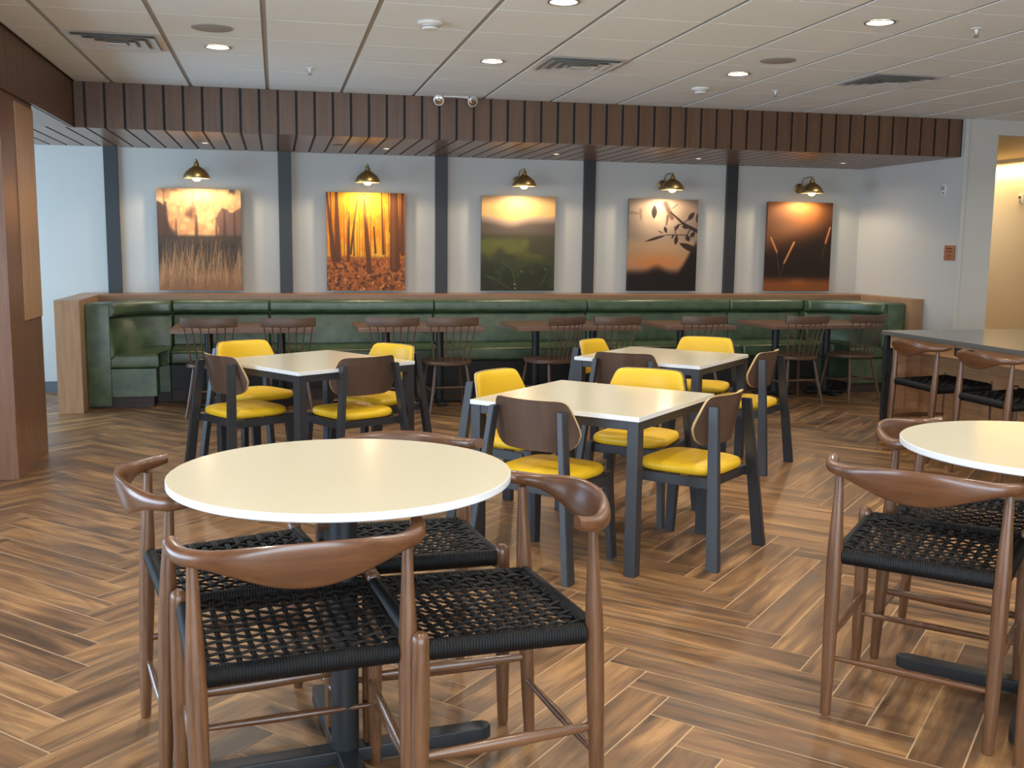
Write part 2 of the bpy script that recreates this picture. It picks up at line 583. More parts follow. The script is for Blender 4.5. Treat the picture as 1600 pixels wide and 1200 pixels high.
def wall_with_windows(name, axis, pos, a0, a1, wins, z0=.35, z1=2.3):
    """wall in plane axis=pos from a0 to a1, thickness outwards, with window openings"""
    s = MB()
    t = .14
    def pb(b0, b1, za, zb):
        if axis == 'x':
            s.b2((pos-t, b0, za), (pos, b1, zb))
        else:
            s.b2((b0, pos-t, za), (b1, pos, zb))
    cur = a0
    for (w0, w1) in wins:
        pb(cur, w0, 0, H2)
        pb(w0, w1, 0, z0)
        pb(w0, w1, z1, H2)
        cur = w1
    pb(cur, a1, 0, H2)
    struct(s.build(name, 'wall'))
WL = [(0.3, 4.9), (7.2, 10.6)]
wall_with_windows('wall_left', 'x', XL, YF, YB, WL)
WB = [(-2.7, 3.9)]
wall_with_windows('wall_front', 'y', YF, XL, 9.0, WB)
wn = 1
for axis, pos, wins in (('x', XL, WL), ('y', YF, WB)):
    for (w0, w1) in wins:
        root = thing('window_%d' % wn, 'x', 'x')
        del root['label'], root['category']
        struct(root)
        s = MB()
        n = max(2, round((w1-w0)/1.15))
        d0, d1 = pos-.10, pos-.04
        def bb(b0, b1, za, zb, e0=d0, e1=d1, q=s):
            if axis == 'x':
                q.b2((e0, b0, za), (e1, b1, zb), .004)
            else:
                q.b2((b0, e0, za), (b1, e1, zb), .004)
        bb(w0, w1, .35, .41); bb(w0, w1, 2.24, 2.3)
        for k in range(n+1):
            c = w0+.03+(w1-w0-.06)*k/n
            bb(c-.03, c+.03, .41, 2.24)
        s.build('window_frame', 'iron', root)
        q = MB()
        bb(w0+.04, w1-.04, .4, 2.25, pos-.074, pos-.068, q)
        q.build('window_pane', 'glass', root)
        wn += 1

# baseboards
struct(box_obj('baseboard_back', (XL, YB-.014, 0), (-1.87, YB, .11), 'base'))
struct(box_obj('baseboard_right', (XR-.013, FY, 0), (XR, 9.48, .11), 'base'))

# posts on the back wall above the ledge
for k, x in enumerate((-1.555, .097, 1.694, 3.307, 4.963)):
    struct(box_obj('trim_%d' % (6+k), (x-.064, YB-.045, .985), (x+.064, YB, FZ), 'post', .002))

# wood-clad knee wall around the banquette (ledge, left end, right end)
s = MB()
KY = 10.45
s.b2((-1.663, KY, 0), (6.42, YB-.001, .985), .002, 0)
s.b2((-1.867, 9.45, 0), (-1.663, YB-.001, .985), .002, 1)
s.b2((6.42, 9.5, 0), (XR-.001, YB-.001, .985), .002, 1)
struct(s.build('trim_11', ['oak_x', 'oak']))
del s

# wood column on the left
col = thing('column', 'square walnut-clad column reaching the timber soffit at the left edge', 'column', (-2.05, 7.29, 0))
MB().b2((-.42, -.435, 0), (.444, .435, FZ-.0015), .003).build('cladding', 'column', col)
o = MB().b2((.444, -.07, .975), (.452, .43, 2.37), .002).build('inset_panel', 'oak', col)
o['label'] = 'paler oak inset panel'

# ------------------------------------------------------------------ banquette
SEAT_Z = .47
def rr_path(pts, n=8):
    return pts
def seat_cushion(poly, z0, z1, name, parent, mt='green', bev=.025):
    s = MB()
    s.prism(poly, z0, z1, bev=bev)
    ys_ = [p[1] for p in poly]
    for v in s.bm.verts:
        if v.co.z > (z0+z1)/2:
            v.co.z += .055*(v.co.y-min(ys_))/(max(ys_)-min(ys_))
    return s.build(name, mt, parent, smooth=True)
def back_profile(path, prof, name, parent, closed_profile=True):
    """sweep a cross-section (depth outwards from the wall, height) along a plan path; each path item = (x,y,nx,ny)"""
    s = MB()
    rings = []
    for (x, y, nx, ny) in path:
        rings.append([Vector((x+nx*d, y+ny*d, z)) for d, z in prof])
    s.rings(rings)
    return s.build(name, 'green', parent, smooth=True)
def round_prof(d0, d1, z0, z1, r, taper=0, n=5):
    """rounded rectangle in (depth,height); front side at d1 (bulged)"""
    out = [(d0, z0), (d0, z1)]
    for k in range(n+1):
        a = PI/2*(1-k/n)
        out.append((d1-taper-r+r*math.cos(a), z1-r+r*math.sin(a)))
    for q in (.75, .5, .25):
        out.append((d1-taper*q+.010*math.sin(q*PI), z0+(z1-z0)*q))
    for k in range(n+1):
        a = -PI/2*k/n
        out.append((d1-r+r*math.cos(a), z0+r+r*math.sin(a)))
    return out
HEAD = round_prof(0, .125, .815, .938, .045)
BACKP = round_prof(0, .115, .44, .812, .04, taper=.065)
BANQ = 'green vinyl banquette sections along the back wall'
def straight_section(x0, x1, label):
    t = thing('banquette_section', label, 'banquette', ((x0+x1)/2, KY-.001, 0), 0, BANQ)
    h = (x1-x0)/2-.003
    path = [(-h, 0, 0, -1), (-h+.012, 0, 0, -1), (h-.012, 0, 0, -1), (h, 0, 0, -1)]
    def soft(prof, name, path=path):
        s = MB(); rings = []
        for i, (x, y, nx, ny) in enumerate(path):
            sh = .012 if i in (0, len(path)-1) else 0
            zc = sum(p[1] for p in prof)/len(prof)
            rings.append([Vector((x+nx*max(d-sh, 0), y+ny*max(d-sh, 0), z+(sh if z < zc else -sh)*.6)) for d, z in prof])
        s.rings(rings)
        return s.build(name, 'green', t, smooth=True)
    soft(HEAD, 'head_roll'); soft(BACKP, 'backrest')
    s = MB(); s.box((0, -.27, .417), (2*h, .42, .12), .03, seg=4)
    for v in s.bm.verts:
        if v.co.z > .42:
            v.co.z += .045*(v.co.y+.48)/.42
    s.build('seat', 'green', t, smooth=True)
    MB().b2((-h, -.44, .12), (h, -.002, .352), .004).build('base', 'shaded_base', t)
    MB().b2((-h, -.40, 0), (h, -.002, .118)).build('toe_kick', 'kick', t)
    return t
SEC = [-.985, -.075, 1.55, 3.17, 4.78, 5.65]
straight_section(SEC[0], SEC[1], 'short green vinyl banquette section beside the left curved corner')
straight_section(SEC[1], SEC[2], 'green vinyl banquette section below the orange autumn forest picture')
straight_section(SEC[2], SEC[3], 'green vinyl banquette section below the misty green meadow picture')
straight_section(SEC[3], SEC[4], 'green vinyl banquette section below the leafy branch silhouette picture')
straight_section(SEC[4], SEC[5], 'short green vinyl banquette section below the wheat ears picture, before the right corner')
def corner_section(side, xe, xwall, yend, label):
    """side=-1: left corner, +1: right corner. Curved back from the back wall round to the side wall."""
    t = thing('banquette_corner', label, 'banquette', (xwall, KY-.001, 0), 0)
    # local: x from wall into the room is -side ; y negative towards the camera
    d = -side
    L = abs(xe-xwall)-.003
    RAD = min(L, .62)
    yl = yend-KY
    path = []
    path.append((d*L, 0, 0, -1))
    path.append((d*(L-.012), 0, 0, -1))
    RY = abs(yl)-.04
    for k in range(0, 13):
        a = PI/2*k/12
        nx_, ny_ = d*math.sin(a)/L, -math.cos(a)/RY
        q_ = math.hypot(nx_, ny_)
        path.append((d*(L-.02-(L-.02)*math.sin(a)), -RY+RY*math.cos(a), nx_/q_, ny_/q_))
    path.append((0, yl+.012, d, 0))
    path.append((0, yl, d, 0))
    def sw(prof, name):
        s = MB(); rings = []
        zc = sum(p[1] for p in prof)/len(prof)
        for i, (x, y, nx, ny) in enumerate(path):
            sh = .012 if i in (0, len(path)-1) else 0
            rings.append([Vector((x+nx*max(q-sh, 0), y+ny*max(q-sh, 0), z+(sh if z < zc else -sh)*.6)) for q, z in prof])
        s.rings(rings)
        return s.build(name, 'green', t, smooth=True)
    dd = .12
    sw([(a+(dd if a > 0 else 0), b) for a, b in HEAD], 'head_roll')
    sw([(a+(dd if a > 0 else 0), b) for a, b in BACKP], 'backrest')
    # seat L-shape with a diagonal inner corner
    sw_ = .60
    inner = [(d*.05, yl+.012), (d*sw_, yl+.012), (d*sw_, -.52), (d*(sw_+.06), -.48), (d*L, -.48), (d*L, -.06)]
    arc = []
    for k in range(0, 9):
        a = PI/2*k/8
        arc.append((d*(L-(L-.06)*math.sin(a)), -RY+(RY-.06)*math.cos(a)))
    poly = inner+arc[1:-1]
    seat_cushion(poly, .355, .475, 'seat', t, bev=.028)
    MB().prism([(d*.002, yl+.004), (d*(sw_-.02), yl+.004), (d*(sw_-.02), -.46), (d*L, -.44), (d*L, -.002), (d*.002, -.002)], .10, .352).build('base', 'green', t)
    MB().prism([(d*.002, yl+.03), (d*(sw_-.05), yl+.03), (d*(sw_-.05), -.42), (d*L, -.40), (d*L, -.002), (d*.002, -.002)], 0, .098).build('toe_kick', 'kick', t)
    # upholstered end cap of the back
    MB().b2((0, yl-.03, .02), (d*.20, yl, .93), .012).build('end_panel', 'green', t, smooth=True)
    return t
corner_section(-1, SEC[0], -1.661, 9.72, 'curved green vinyl corner banquette by the wooden end panel at left')
corner_section(1, SEC[5], 6.418, 9.62, 'curved green vinyl corner banquette against the right wall')

# ------------------------------------------------------------------ dark dining tables at the banquette
def dining_table(x0, x1, label, posts):
    y0, y1 = 9.25, 10.05
    xc, yc = (x0+x1)/2, (y0+y1)/2
    t = thing('dining_table', label, 'table', (xc, yc, 0), 0, 'dark wood tables along the banquette')
    MB().box((0, 0, .7225), (x1-x0, y1-y0, .035), .004).build('tabletop', 'dtop', t)
    for px in posts:
        x = px-xc
        s = MB(); s.tube([(x, 0, .03), (x, 0, .70)], .037, 20); s.box((x, 0, .6995), (.3, .3, .011), .002)
        s.build('pedestal', 'iron2', t, smooth=True)
        s = MB(); s.box((x, 0, .022), (.09, .56, .02), .004); s.box((x, 0, .0225), (.44, .09, .021), .004)
        for a, b in ((0, .26), (0, -.26), (.2, 0), (-.2, 0)):
            s.tube([(x+a, b, 0), (x+a, b, .012)], .014, 10)
        s.build('base', 'iron2', t)
    return t
dining_table(-.915, .324, 'dark wood banquette table farthest left, two pedestals', (-.61, .03))
dining_table(.70, 1.86, 'dark wood banquette table in front of the autumn forest picture', (.99, 1.50))
dining_table(2.17, 3.38, 'dark wood banquette table below and right of the meadow picture', (2.44, 3.02))
dining_table(3.64, 4.36, 'small dark wood banquette table with one pedestal', (3.94,))
dining_table(4.73, 5.94, 'dark wood banquette table farthest right, by the right corner', (4.98, 5.56))

# ------------------------------------------------------------------ spindle-back chairs
def spindle_chair():
    t = thing('spindle_chair', 'x', 'chair', group='spindle-back wooden chairs facing the banquette')
    # saddle seat
    s = MB()
    poly = []
    N_ = 40
    for k in range(N_):
        a = 2*PI*k/N_
        c, q = math.cos(a), math.sin(a)
        x = .215*math.copysign(abs(c)**.62, c)
        y = .205*math.copysign(abs(q)**.62, q)+.0
        x *= 1+.06*(y/.2)
        poly.append((x, y))
    s.prism(poly, .425, .457, bev=.01)
    s.build('seat', 'dwood_x', t, smooth=True)
    for sx in (-1, 1):
        s = MB(); s.tube([(sx*.20, .215, 0), (sx*.175, .185, .2), (sx*.15, .15, .427)], [.011, .0165, .013], 12)
        s.build('leg', 'dwood_z', t, smooth=True)
        s = MB(); s.tube([(sx*.205, -.225, 0), (sx*.17, -.185, .2), (sx*.14, -.14, .427)], [.011, .0165, .013], 12)
        s.build('leg', 'dwood_z', t, smooth=True)
        MB().tube([(sx*.175, .187, .195), (sx*.172, 0, .195), (sx*.170, -.187, .195)], [.006, .0105, .006], 10).build('stretcher', 'dwood_x', t, smooth=True)
    MB().tube([(-.172, 0, .195), (0, 0, .195), (.172, 0, .195)], [.006, .0105, .006], 10).build('stretcher', 'dwood_x', t, smooth=True)
    MB().tube([(-.168, -.182, .225), (0, -.182, .225), (.168, -.182, .225)], [.006, .010, .006], 10).build('stretcher', 'dwood_x', t, smooth=True)
    for k in range(7):
        q = (k-3)/3
        xb, xt = q*.155, q*.205
        yb, yt = -.172+.02*q*q, -.268+.044*q*q
        MB().tube([(xb, yb, .452), ((xb+xt)/2, (yb+yt)/2, .62), (xt, yt, .785)], [.0065, .0075, .0055], 8).build('spindle', 'dwood_z', t, smooth=True)
    rings = []
    for i in range(17):
        q = -1+2*i/16
        x = q*.233
        y = -.276+.055*q*q
        hb = .778+.004*q*q
        ht = .856+.006*q*q
        th = .011
        rr = [(y-th, hb+.004), (y-th, ht-.006), (y-th+.004, ht), (y+th-.004, ht), (y+th, ht-.006), (y+th, hb+.004), (y+th-.004, hb), (y-th+.004, hb)]
        rings.append([Vector((x, a-(b-.82)*.15, b)) for a, b in rr])
    s = MB(); s.rings(rings); s.build('crest_rail', 'dwood_x', t, smooth=True)
    return t
SP = spindle_chair()
spots = [(-.56, 9.24, 88, 'spindle-back chair farthest left, behind the left square table'),
         (.085, 9.24, 91, 'second spindle-back chair from the left, right half of the first dark table'),
         (.985, 9.22, 90, 'spindle-back chair behind the pale yellow chair back, left of its dark table'),
         (1.50, 9.20, 94, 'spindle-back chair with its whole seat showing, right of the left square table'),
         (2.47, 9.22, 118, 'spindle-back chair turned to the left, below the meadow picture'),
         (3.03, 9.22, 96, 'spindle-back chair behind the rear square table, right of the turned one'),
         (3.90, 9.22, 92, 'spindle-back chair mostly hidden behind a yellow chair back at the small table'),
         (4.96, 9.22, 93, 'spindle-back chair second from right, behind the rear square table'),
         (5.63, 9.30, 103, 'spindle-back chair farthest right, near the counter')]
for i, (x, y, h, lb) in enumerate(spots):
    if i == 0:
        SP.location = (x, y, 0); SP.rotation_euler = (0, 0, R(h-90)); SP['label'] = lb
    else:
        dup(SP, (x, y, 0), R(h-90), lb)

# ------------------------------------------------------------------ square tables and yellow chairs
def square_table(x, y, rz, label, first=None):
    if first:
        return dup(first, (x, y, 0), rz, label)
    t = thing('square_table', label, 'table', (x, y, 0), rz, 'cream square tables')
    L = .916
    s = MB().box((0, 0, .7335), (L, L, .023), .002)
    s.bm.normal_update()
    for f in s.bm.faces:
        f.material_index = 0 if abs(f.normal.z) > .8 else 1
    s.build('tabletop', ['top', 'topedge'], t)
    for sx in (-1, 1):
        for sy in (-1, 1):
            MB().box((sx*(L/2-.031), sy*(L/2-.031), .3605), (.056, .056, .721), .002).build('leg', 'frame', t)
    s = MB(); q = L/2-.031; ln = L-.119
    for k in (-1, 1):
        s.box((0, k*q, .700), (ln, .05, .040), .0015); s.box((k*q, 0, .700), (.05, ln, .040), .0015)
    s.build('apron', 'frame', t)
    return t
ST = square_table(1.565, 4.93, R(45), 'cream square table nearest the camera, in the middle of the room')
square_table(2.63, 6.747, R(45), 'cream square table behind the nearest one, toward the right', ST)
square_table(.231, 6.75, R(34.5), 'cream square table at left, behind the front round table', ST)

def yellow_chair():
    t = thing('dining_chair', 'x', 'chair', group='yellow padded dining chairs')
    for sx in (-1, 1):
        MB().bar((sx*.275, -.245, 0), (sx*.188, -.182, .762), .036, .062, .030, .048).build('leg', 'frame', t)
        MB().bar((sx*.225, .235, 0), (sx*.205, .205, .43), .032, .046, .034, .062).build('leg', 'frame', t)
    s = MB()
    for sx in (-1, 1):
        s.bar((sx*.214, -.01, .372), (sx*.211, -.01, .418), .026, .395, .026, .395, yaw=sx*R(-1.5))
    s.box((0, .19, .395), (.39, .026, .045), .002)
    s.box((0, -.17, .395), (.42, .026, .045), .002)
    s.build('seat_frame', 'frame', t)
    # cushion
    N_ = 48
    def outline(k, sc):
        a = 2*PI*k/N_
        c, q = math.cos(a), math.sin(a)
        e = .48
        x = .212*math.copysign(abs(c)**e, c)
        y = .214*math.copysign(abs(q)**e, q)
        x *= 1+.05*(y/.22)
        return x*sc, y*sc+.015
    rings = []
    for sc, z in ((.90, .420), (.965, .426), (.995, .436), (1.0, .447), (.99, .457), (.96, .466), (.86, .473), (.5, .477), (.15, .478)):
        rings.append([Vector(outline(k, sc)+(z,)) for k in range(N_)])
    s = MB(); s.rings(rings); s.build('seat_cushion', 'yellow', t, smooth=True)
    # curved back shell and pad
    zs = [.566, .570, .579, .595, .62, .652, .68, .71, .74, .765, .785, .799, .805, .808]
    hw = [.135, .162, .187, .210, .226, .237, .234, .226, .217, .209, .201, .190, .177, .150]
    def surf(off, shrink, puff=0):
        n = 22
        rows = []
        for z, h in zip(zs, hw):
            h2 = max(h-shrink, .02)
            zz = z+(shrink if z < .66 else -shrink)*(1 if abs(z-.684) > .06 else abs(z-.684)/.06)
            row = []
            for i in range(n+1):
                q = -1+2*i/n
                x = q*h2
                ed = min(1, (1-abs(q))/.16)*min(1, (zz-zs[0]-shrink+.004)/.03, (zs[-1]-zz-shrink+.004)/.03)
                ed = max(0, ed)**.5
                y = -.168+1.35*x*x-(zz-.6)*.20+off+puff*ed
                row.append(Vector((x, y, zz)))
            rows.append(row)
        return rows
    def slab(o0, o1, sh, puff, name, mats, parent, mi_edge=0):
        s = MB(); bm = s.bm
        A = [[bm.verts.new(v) for v in r] for r in surf(o0, sh)]
        B = [[bm.verts.new(v) for v in r] for r in surf(o1, sh, puff)]
        n = len(A[0])
        def q(a, b, c, d, mi=0):
            f = bm.faces.new((a, b, c, d)); f.material_index = mi; f.smooth = True
        for i in range(len(A)-1):
            for j in range(n-1):
                q(A[i][j], A[i][j+1], A[i+1][j+1], A[i+1][j])
                q(B[i][j], B[i+1][j], B[i+1][j+1], B[i][j+1])
            q(A[i][0], A[i+1][0], B[i+1][0], B[i][0], mi_edge)
            q(A[i][-1], B[i][-1], B[i+1][-1], A[i+1][-1], mi_edge)
        for j in range(n-1):
            q(A[0][j], B[0][j], B[0][j+1], A[0][j+1], mi_edge)
            q(A[-1][j], A[-1][j+1], B[-1][j+1], B[-1][j], mi_edge)
        return s.build(name, mats, parent, smooth=True)
    sh = slab(0, .012, 0, 0, 'backrest', ['shell', 'shell_edge'], t, 1)
    slab(.0125, .016, .003, .016, 'back_cushion', 'yellow', sh)
    return t
YC = yellow_chair()
ych = [(1.239, 4.62, 42, 'dark-backed yellow dining chair nearest the front round table, back to the camera'),
       (2.004, 4.676, 131.5, 'yellow dining chair at the right front side of the nearest square table'),
       (1.28, 5.44, -47, 'yellow dining chair at the left rear side of the nearest square table'),
       (1.965, 5.38, 230, 'yellow dining chair at the rear of the nearest square table, wide pad facing camera'),
       (2.31, 6.52, 55, 'dark-backed yellow dining chair at the left front of the rear square table'),
       (2.39, 7.2, -43, 'small-looking yellow chair at the left rear corner of the rear square table'),
       (3.16, 7.30, 235, 'yellow dining chair at the far side of the rear square table'),
       (3.145, 6.51, 134.5, 'yellow dining chair at the right of the rear square table, seen edge-on'),
       (-.225, 6.66, 32, 'yellow dining chair farthest left, its brown back toward the camera'),
       (-.165, 7.36, -58, 'yellow dining chair at the left rear of the left square table'),
       (.665, 7.02, -143, 'pale-lit yellow dining chair at the right rear of the left square table'),
       (.465, 6.50, 118, 'dark-backed yellow dining chair at the right front of the left square table')]
for i, (x, y, h, lb) in enumerate(ych):
    if i == 0:
        YC.location = (x, y, 0); YC.rotation_euler = (0, 0, R(h-90)); YC['label'] = lb
    else:
        dup(YC, (x, y, 0), R(h-90), lb)

# ------------------------------------------------------------------ round counter tables
def round_table(x, y, rz, label, first=None):
    if first:
        return dup(first, (x, y, 0), rz, label)
    t = thing('round_table', label, 'table', (x, y, 0), rz, 'round counter-height tables')
    r = .470
    s = MB()
    s.lathe([(r-.003, 0), (r, .003), (r, .0205), (r-.0015, .022)], (0, 0, .853), 96)
    for f in s.bm.faces:
        if abs(f.normal.z) < .5 and len(f.verts) == 4:
            f.material_index = 1
    s.bm.normal_update()
    for f in s.bm.faces:
        f.material_index = 0 if abs(f.normal.z) > .8 else 1
    s.build('tabletop', ['top', 'topedge'], t, smooth=True)
    s = MB(); s.tube([(0, 0, .04), (0, 0, .80)], .0395, 28); s.build('pedestal', 'iron2', t, smooth=True)
    s = MB(); s.tube([(0, 0, .765), (0, 0, .846)], .056, 28); s.box((0, 0, .8475), (.42, .06, .010), .002); s.box((0, 0, .8475), (.06, .42, .010), .002)
    s.build('mounting_plate', 'iron2', t, smooth=True)
    for k in range(4):
        s = MB()
        pts = [(.02, -.038), (.40, -.036), (.425, -.030), (.44, -.015), (.44, .015), (.425, .030), (.40, .036), (.02, .038)]
        s.prism([(a, b*.8) for a, b in pts], .020, .062, bev=.004)
        bmesh.ops.rotate(s.bm, verts=s.bm.verts, cent=(0, 0, 0), matrix=Matrix.Rotation(k*PI/2, 3, 'Z'))
        ft = s.build('base_arm', 'iron', t, smooth=True)
        q = MB(); a = k*PI/2; cx_, cy_ = .40*math.cos(a), .40*math.sin(a)
        q.tube([(cx_, cy_, 0), (cx_, cy_, .008)], .016, 14); q.tube([(cx_, cy_, .008), (cx_, cy_, .022)], .006, 10)
        q.build('levelling_foot', 'chrome', ft, smooth=True)
    return t
RT = round_table(.168, 2.84, R(7.6), 'large cream round table in the foreground left of centre')
round_table(2.462, 2.822, R(45), 'cream round table cut by the right edge of the photo', RT)

# ------------------------------------------------------------------ woven counter stools
def stool():
    t = thing('counter_stool', 'x', 'stool', group='walnut counter stools with black woven seats')
    FT, RTp = .585, .792
    def leg(p0, p1, prof, cap):
        p0, p1 = Vector(p0), Vector(p1)
        pts, rad = [], []
        for q, r in prof:
            pts.append(p0.lerp(p1, q)); rad.append(r)
        s = MB(); s.tube(pts, rad, 18)
        return s.build('leg', 'walnut_z', t, smooth=True)
    fp = [(0, .0135), (.02, .0165), (.25, .0205), (.55, .0235), (.80, .0235), (.95, .0225), (.975, .0215), (.99, .018), (1, .011)]
    rp = [(0, .0135), (.015, .0165), (.2, .020), (.45, .0235), (.66, .0245), (.76, .0215), (.88, .016), (1, .0125)]
    for sx in (-1, 1):
        leg((sx*.268, .250, 0), (sx*.262, .244, FT), fp, True)
        leg((sx*.243, -.246, 0), (sx*.246, -.212, RTp), rp, False)
    # curved crest with drooping centre
    ctl = [(.286, -.150, .8265, .0175, .0185), (.282, -.178, .819, .0185, .019), (.264, -.215, .813, .020, .0195), (.215, -.257, .8115, .022, .018),
           (.145, -.290, .8055, .037, .0155), (.075, -.306, .798, .051, .0125), (0, -.311, .795, .056, .0115)]
    pts = [(-a, b, c, d, e) for a, b, c, d, e in ctl]+[(a, b, c, d, e) for a, b, c, d, e in reversed(ctl[:-1])]
    pts = np.array(pts)
    def cat(P, n):
        out = []
        m_ = len(P)
        for i in range(m_-1):
            p0, p1, p2, p3 = P[max(i-1, 0)], P[i], P[i+1], P[min(i+2, m_-1)]
            for k in range(n):
                q = k/n
                out.append(.5*((2*p1)+(-p0+p2)*q+(2*p0-5*p1+4*p2-p3)*q*q+(-p0+3*p1-3*p2+p3)*q**3))
        out.append(P[-1])
        return np.array(out)
    C = cat(pts, 5)
    rings = []
    n = 20
    for i in range(len(C)):
        tx = C[min(i+1, len(C)-1)]-C[max(i-1, 0)]
        tv = Vector((tx[0], tx[1], 0)).normalized()
        nv = Vector((tv.y, -tv.x, 0))
        x, y, z, hh, ht = C[i]
        lean = .22*max(0, (hh-.02)/.04)
        ring = []
        for k in range(n):
            a = 2*PI*k/n
            c, q = math.cos(a), math.sin(a)
            e = .8
            dx = ht*math.copysign(abs(c)**e, c)
            dz = hh*math.copysign(abs(q)**e, q)
            # lower edge droops more than the top edge
            zz = z+dz
            ring.append(Vector((x, y, zz))+nv*(dx+lean*dz))
        rings.append(ring)
    s = MB(); s.rings(rings); s.build('crest_rail', 'walnut_x', t, smooth=True)
    # stretchers
    def st(p0, p1, r0, r1, mtl, sx=1, sy=1):
        p0, p1 = Vector(p0), Vector(p1)
        pts = [p0.lerp(p1, q) for q in (0, .15, .5, .85, 1)]
        s = MB(); s.tube(pts, [r0, (r0*.6+r1*.4), r1, (r0*.6+r1*.4), r0], 14, sx, sy)
        return s.build('stretcher', mtl, t, smooth=True)
    st((-.252, .238, .190), (.252, .238, .190), .007, .0125, 'walnut_x')
    st((-.240, -.232, .190), (.240, -.232, .190), .007, .0125, 'walnut_x')
    for sx in (-1, 1):
        st((sx*.240, -.225, .262), (sx*.254, .234, .262), .008, .0135, 'walnut_y', .9, 1.35)
    # woven seat: four wrapped rails and an open lattice of paired cords
    s = MB()
    zf, zr = .545, .528
    fl, fr_ = Vector((-.238, .244, zf)), Vector((.238, .244, zf))
    rl, rr = Vector((-.222, -.215, zr)), Vector((.222, -.215, zr))
    def wrap(p0, p1, r, n_w, sx, sy):
        pts, rad = [], []
        for k in range(n_w*2+1):
            q = k/(n_w*2)
            pts.append(p0.lerp(p1, q)); rad.append(r*(1.0 if k % 2 else .93))
        s.tube(pts, rad, 12, sx, sy)
    wrap(fl, fr_, .0235, 62, .95, 1.15)
    wrap(rl, rr, .0235, 62, .95, 1.15)
    off = Vector((.014, 0, -.008))
    wrap(Vector((-.248, .222, .534)), Vector((-.240, -.196, .519)), .0235, 56, .95, 1.2)
    wrap(Vector((.248, .222, .534)), Vector((.240, -.196, .519)), .0235, 56, .95, 1.2)
    def P(u, v):
        x = .236*u
        y = .2275*v+.0125
        z = (.5*(1+v))*(.558)+(.5*(1-v))*(.543)
        return x, y, z-.013*(1-u*u)*(1-v*v)
    NP = 13
    for d in (0, 1):
        for k in range(NP):
            c0 = -1+2*(k+.5)/NP
            for off_ in (-.016, .016):
                c = c0+off_
                pts = []
                for i in range(NP*2+1):
                    q = -1+2*i/(NP*2)
                    cell = (i-1)//2
                    ph = math.cos(PI*(i-1)/2)  # crossings at odd i
                    wv = 0
                    if i % 2 == 1:
                        wv = .0040*(1 if ((k+(i-1)//2+d) % 2 == 0) else -1)
                    u, v = (c, q) if d == 0 else (q, c)
                    # cords bunch together slightly at alternate crossings
                    x, y, z = P(u, v)
                    pts.append((x, y, z+wv))
                s.tube(pts, .0036, 5, 1.05, .8, cap=True)
    s.build('woven_seat', 'cord', t, smooth=True)
    return t
SL = stool()
stools = [(.02, 2.55, 97.4, 'walnut counter stool nearest the camera, in front of the left round table'),
          (.523, 2.63, 188, 'walnut counter stool right of the left round table, curved back toward the right'),
          (-.14, 3.095, 12.7, 'walnut counter stool at the left side of the left round table'),
          (.39, 3.24, -87, 'walnut counter stool behind the left round table, only its seat showing clearly'),
          (2.06, 2.865, 45, 'walnut counter stool at right with whole crest rail and seat showing'),
          (2.478, 3.245, -45, 'walnut counter stool tucked behind the right round table top'),
          (4.715, 6.56, 0, 'walnut counter stool at the far end of the stone-topped counter'),
          (4.695, 5.78, 0, 'walnut counter stool at the counter, nearer of the two, by the right edge'),
          (2.41, 2.24, 100, 'walnut counter stool at the bottom right corner of the photo')]
for i, (x, y, h, lb) in enumerate(stools):
    if i == 0:
        SL.location = (x, y, 0); SL.rotation_euler = (0, 0, R(h-90)); SL['label'] = lb
    else:
        dup(SL, (x, y, 0), R(h-90), lb)

# ------------------------------------------------------------------ counter with plank panels
ct = thing('counter', 'long wood plank counter with dark stone top at the right', 'counter', (4.6, 7.2, 0))
MB().b2((0, -5.2, .838), (1.35, -.03, .872), .003).build('countertop', 'stone', ct)
s = MB()
s.b2((.015, -.085, 0), (.075, -.045, .836), .002)
s.build('end_frame', 'iron2', ct)
s = MB()
z = 0.0
while z < .83:
    z1 = min(z+.157, .836)
    s.b2((.077, -.12, z+.002), (.175, -.045, z1-.002), .003)
    s.b2((.178, -.07, z+.002), (.34, -.045, z1-.002), .003)
    z = z1
s.b2((.08, -.115, 0), (.172, -.05, .836), mi=1)
s.b2((.08, -.065, 0), (.335, -.05, .836), mi=1)
s.build('end_panel', ['shiplap', 'oak'], ct)
s = MB()
z = 0.0
while z < .83:
    z1 = min(z+.157, .836)
    s.b2((.342, -5.15, z+.002), (.36, -.05, z1-.002), .003)
    z = z1
s.b2((.347, -5.15, 0), (1.3, -.05, .836), mi=1)
s.build('plank_panel', ['shiplap', 'oak'], ct)
MB().b2((.025, -5.15, .745), (.05, -.122, .836), .002).build('apron', 'shiplap', ct)
s = MB(); s.b2((.020, -1.11, .765), (.0245, -.90, .822), .002)
pl = s.build('socket_plate', 'dark', ct); pl['label'] = 'black socket plate'
s = MB()
for k in range(3):
    s.b2((.0185, -1.08+.05*k, .785), (.0198, -1.065+.05*k, .800))
s.build('socket', 'grey', pl)

